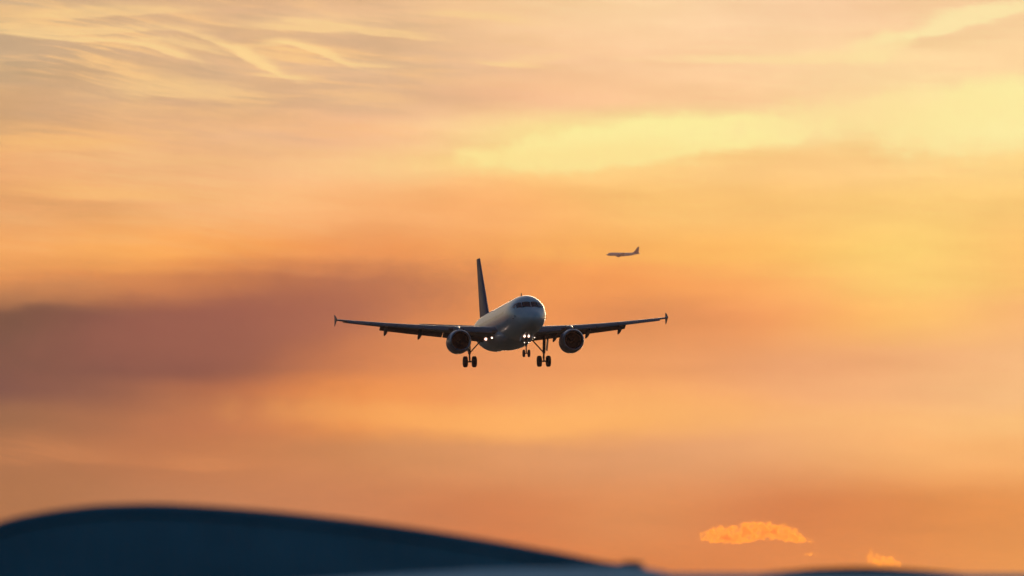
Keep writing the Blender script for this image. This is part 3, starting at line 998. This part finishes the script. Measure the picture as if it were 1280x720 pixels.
# low pale annex in front of the hangar, roof edge rising to the right
AD = 112.0
annex = empty('annex', (0, AD, 0))
tag(annex, 'low pale grey flat roofed building blurred along the bottom edge in front', 'building')
p0, p1, p2, p3 = hp(300, 730, AD), hp(480, 718.5, AD), hp(600, 711, AD), hp(815, 711.5, AD)
p4, p5 = hp(840, 716.5, AD), hp(1500, 718.5, AD)
aprof = [p0, p1, p2, hp(780, 708, AD), p3, p4, p5]
SET = 1.3                                 # the roof slopes up and away from the eaves, 45 degrees
obj('wall', local(vault([(x, z - SET - 0.12) for x, z in aprof], AD - SET + 0.05, AD + 4.0, 0.0), annex), 'pale', annex, smooth=False)
rings = []
for y, dz_, th in ((AD - SET, -SET, 0.12), (AD, 0.0, 0.14), (AD + 4.1, -0.02, 0.14)):
    rings.append([Vector((x, y, z + dz_)) for x, z in aprof] + [Vector((x, y, z + dz_ - th)) for x, z in reversed(aprof)])
obj('roof', local(loft(rings), annex), 'palecap', annex, smooth=False)
for k in range(4):
    x0 = -0.6 + k * 2.0
    wd = obj('window', local(box(x0, x0 + 1.2, AD - SET - 0.01, AD - SET + 0.047, 1.0, 2.3), annex), 'palecap', annex, smooth=False)
    obj('pane', local(box(x0 + 0.08, x0 + 1.12, AD - SET - 0.03, AD - SET - 0.013, 1.08, 2.22), annex), 'glass', wd, smooth=False)

# second, low dark domed roof further right
SD = 122.0
shed = empty('shed', (0, SD, 0))
tag(shed, 'dark low domed roof blurred at the bottom edge, below the small orange clouds', 'building')
rawd = [(860, 735), (920, 720), (980, 713.5), (1030, 709.5), (1075, 708.5), (1125, 710.5), (1180, 714.5), (1240, 722), (1300, 734)]
dfun = pchip([r_[0] for r_ in rawd], [r_[1] for r_ in rawd])
dprof = [hp(860 + i * 11, dfun(860 + i * 11), SD) for i in range(41)]
obj('wall', local(vault([(x, z - 0.11) for x, z in dprof[1:-1]], SD + 0.2, SD + 9, 0.0), shed), 'darkroof', shed, smooth=False)
obj('roof', local(shell(dprof, SD, SD + 9.2, 0.10), shed), 'darkroof', shed)

# ------------------------------------------------------------------ haze
hz = bpy.data.materials.new('evening_haze')
hz.use_nodes = True
hn = hz.node_tree
for n_ in list(hn.nodes):
    if n_.type == 'BSDF_PRINCIPLED':
        hn.nodes.remove(n_)
pv = hn.nodes.new('ShaderNodeVolumePrincipled')
pv.inputs['Color'].default_value = (1.0, 0.58, 0.48, 1)
pv.inputs['Density'].default_value = HAZE_D
pv.inputs['Anisotropy'].default_value = 0.55
hn.links.new(pv.outputs[0], next(n_ for n_ in hn.nodes if n_.type == 'OUTPUT_MATERIAL').inputs['Volume'])
M['haze'] = hz
tag(obj('haze', box(-9500, 9500, -2000, 16600, -1.0, 700), 'haze', smooth=False), kind='stuff')

# ------------------------------------------------------------------ two small cumulus puffs low in the distance, beyond the haze
def cloud_mat(puffs, k, seed):
    """sunlit vapour, dense in the middle of each puff and fraying out to nothing"""
    m = bpy.data.materials.new('sunlit_cloud_vapour')
    m.use_nodes = True
    t = m.node_tree
    for n_ in list(t.nodes):
        if n_.type == 'BSDF_PRINCIPLED':
            t.nodes.remove(n_)
    v = t.nodes.new('ShaderNodeVolumePrincipled')
    v.inputs['Color'].default_value = (1.0, 0.43, 0.006, 1)
    v.inputs['Anisotropy'].default_value = 0.84
    h = NT(t)
    tc = h.node('ShaderNodeTexCoord')
    sp = h.node('ShaderNodeSeparateXYZ')
    t.links.new(tc.outputs['Object'], sp.inputs[0])
    best = None
    for (x, y, rx, rz) in puffs:
        q = None
        for c, c0, rad in ((sp.outputs[0], x, rx), (sp.outputs[1], 0.0, rx * 0.8), (sp.outputs[2], -y, rz)):
            d = h.m('POWER', h.m('DIVIDE', h.m('SUBTRACT', c, c0 * k), rad * k), 2.0)
            q = d if q is None else h.m('ADD', q, d)
        g = h.m('EXPONENT', h.m('MULTIPLY', q, -1.0))
        best = g if best is None else h.m('ADD', best, g)
    vo = h.node('ShaderNodeVectorMath', operation='MULTIPLY_ADD')
    t.links.new(tc.outputs['Object'], vo.inputs[0])
    vo.inputs[1].default_value = (1.0, 0.2, 1.0)
    vo.inputs[2].default_value = (seed * 97.0, 0, 0)
    f = h.noise(vo.outputs[0], 1.0 / (8.0 * k), 7.0, 0.64)
    dens = h.smooth(h.m('ADD', h.m('MINIMUM', h.m('MULTIPLY', best, 0.85), 0.9), h.m('MULTIPLY', h.m('SUBTRACT', f, 0.5), 2.6)), 0.16, 1.25, 0.0, 1.0)
    dens = h.m('MULTIPLY', h.m('MULTIPLY', dens, dens), {3: 0.032, 5: 0.018}.get(seed, 0.012))
    t.links.new(dens, v.inputs['Density'])
    t.links.new(v.outputs[0], next(n_ for n_ in t.nodes if n_.type == 'OUTPUT_MATERIAL').inputs['Volume'])
    m.cycles.volume_step_rate = 0.4
    return m


CD = 50000.0
CPX = PIX * CD                            # metres per photo pixel out there


def cumulus(centre_px, puffs, label, seed):
    """puffs: (dx, dy, rx, ry) in the same units as the sizes seen from here, turned into metres"""
    rnd = random.Random(seed)
    bm = bmesh.new()
    for (x, y, rx, rz) in puffs:
        k = max(12, int(rx * rz / 4))
        for _ in range(k):
            a, q = rnd.uniform(0, 2 * math.pi), math.sqrt(rnd.random())
            c = Vector((x + rx * q * math.cos(a) * 0.85, rnd.uniform(-1, 1) * rx * 0.5, -y + rz * q * math.sin(a) * 0.8)) * CPX
            rr_ = rnd.uniform(0.35, 0.6) * rz * CPX
            g = bmesh.ops.create_icosphere(bm, subdivisions=2, radius=rr_, matrix=Matrix.Translation(c) @ Matrix.Diagonal((rnd.uniform(1.0, 1.7), 1.2, rnd.uniform(0.7, 1.0), 1)))
            for vv in g['verts']:
                nn = noise.noise_vector(vv.co * (1.0 / (4.0 * CPX))) * (1.5 * CPX) + noise.noise_vector(vv.co * (1.0 / (1.6 * CPX))) * (0.7 * CPX)
                vv.co += nn
    o = obj('cloud', bm, cloud_mat(puffs, CPX, seed), smooth=False)
    o.location = at(centre_px[0], centre_px[1], CD)
    md = o.modifiers.new('merge', 'REMESH')
    md.mode = 'VOXEL'
    md.voxel_size = 0.55 * CPX
    tag(o, label, 'cloud', 'small sunlit cumulus clouds')
    return o


cumulus((946, 668), [(-60, 3, 14, 9), (-44, -2, 16, 11), (-26, 0, 16, 11), (-8, -4, 15, 13), (8, -5, 18, 12), (28, -3, 18, 11), (44, 2, 16, 10), (62, 8, 14, 5), (-30, 9, 22, 4)],
        'larger glowing orange cumulus cloud low in the sky at lower right', 3)
cumulus((1104, 699), [(-16, -2, 8, 8), (-6, 2, 12, 9), (8, 3, 12, 8), (18, 7, 9, 5), (-15, -12, 3, 4)],
        'smaller orange cloud wisp further right, just over the dark domed roof', 5)
cumulus((1012, 693), [(-5, 1, 9, 3.0), (0, 0, 9, 3.0), (6, -1, 7, 3)], 'faint orange scrap of cloud below the right end of the larger cloud', 8)

sc.cycles.volume_bounces = 6
sc.cycles.max_bounces = 10
sc.cycles.use_denoising = True
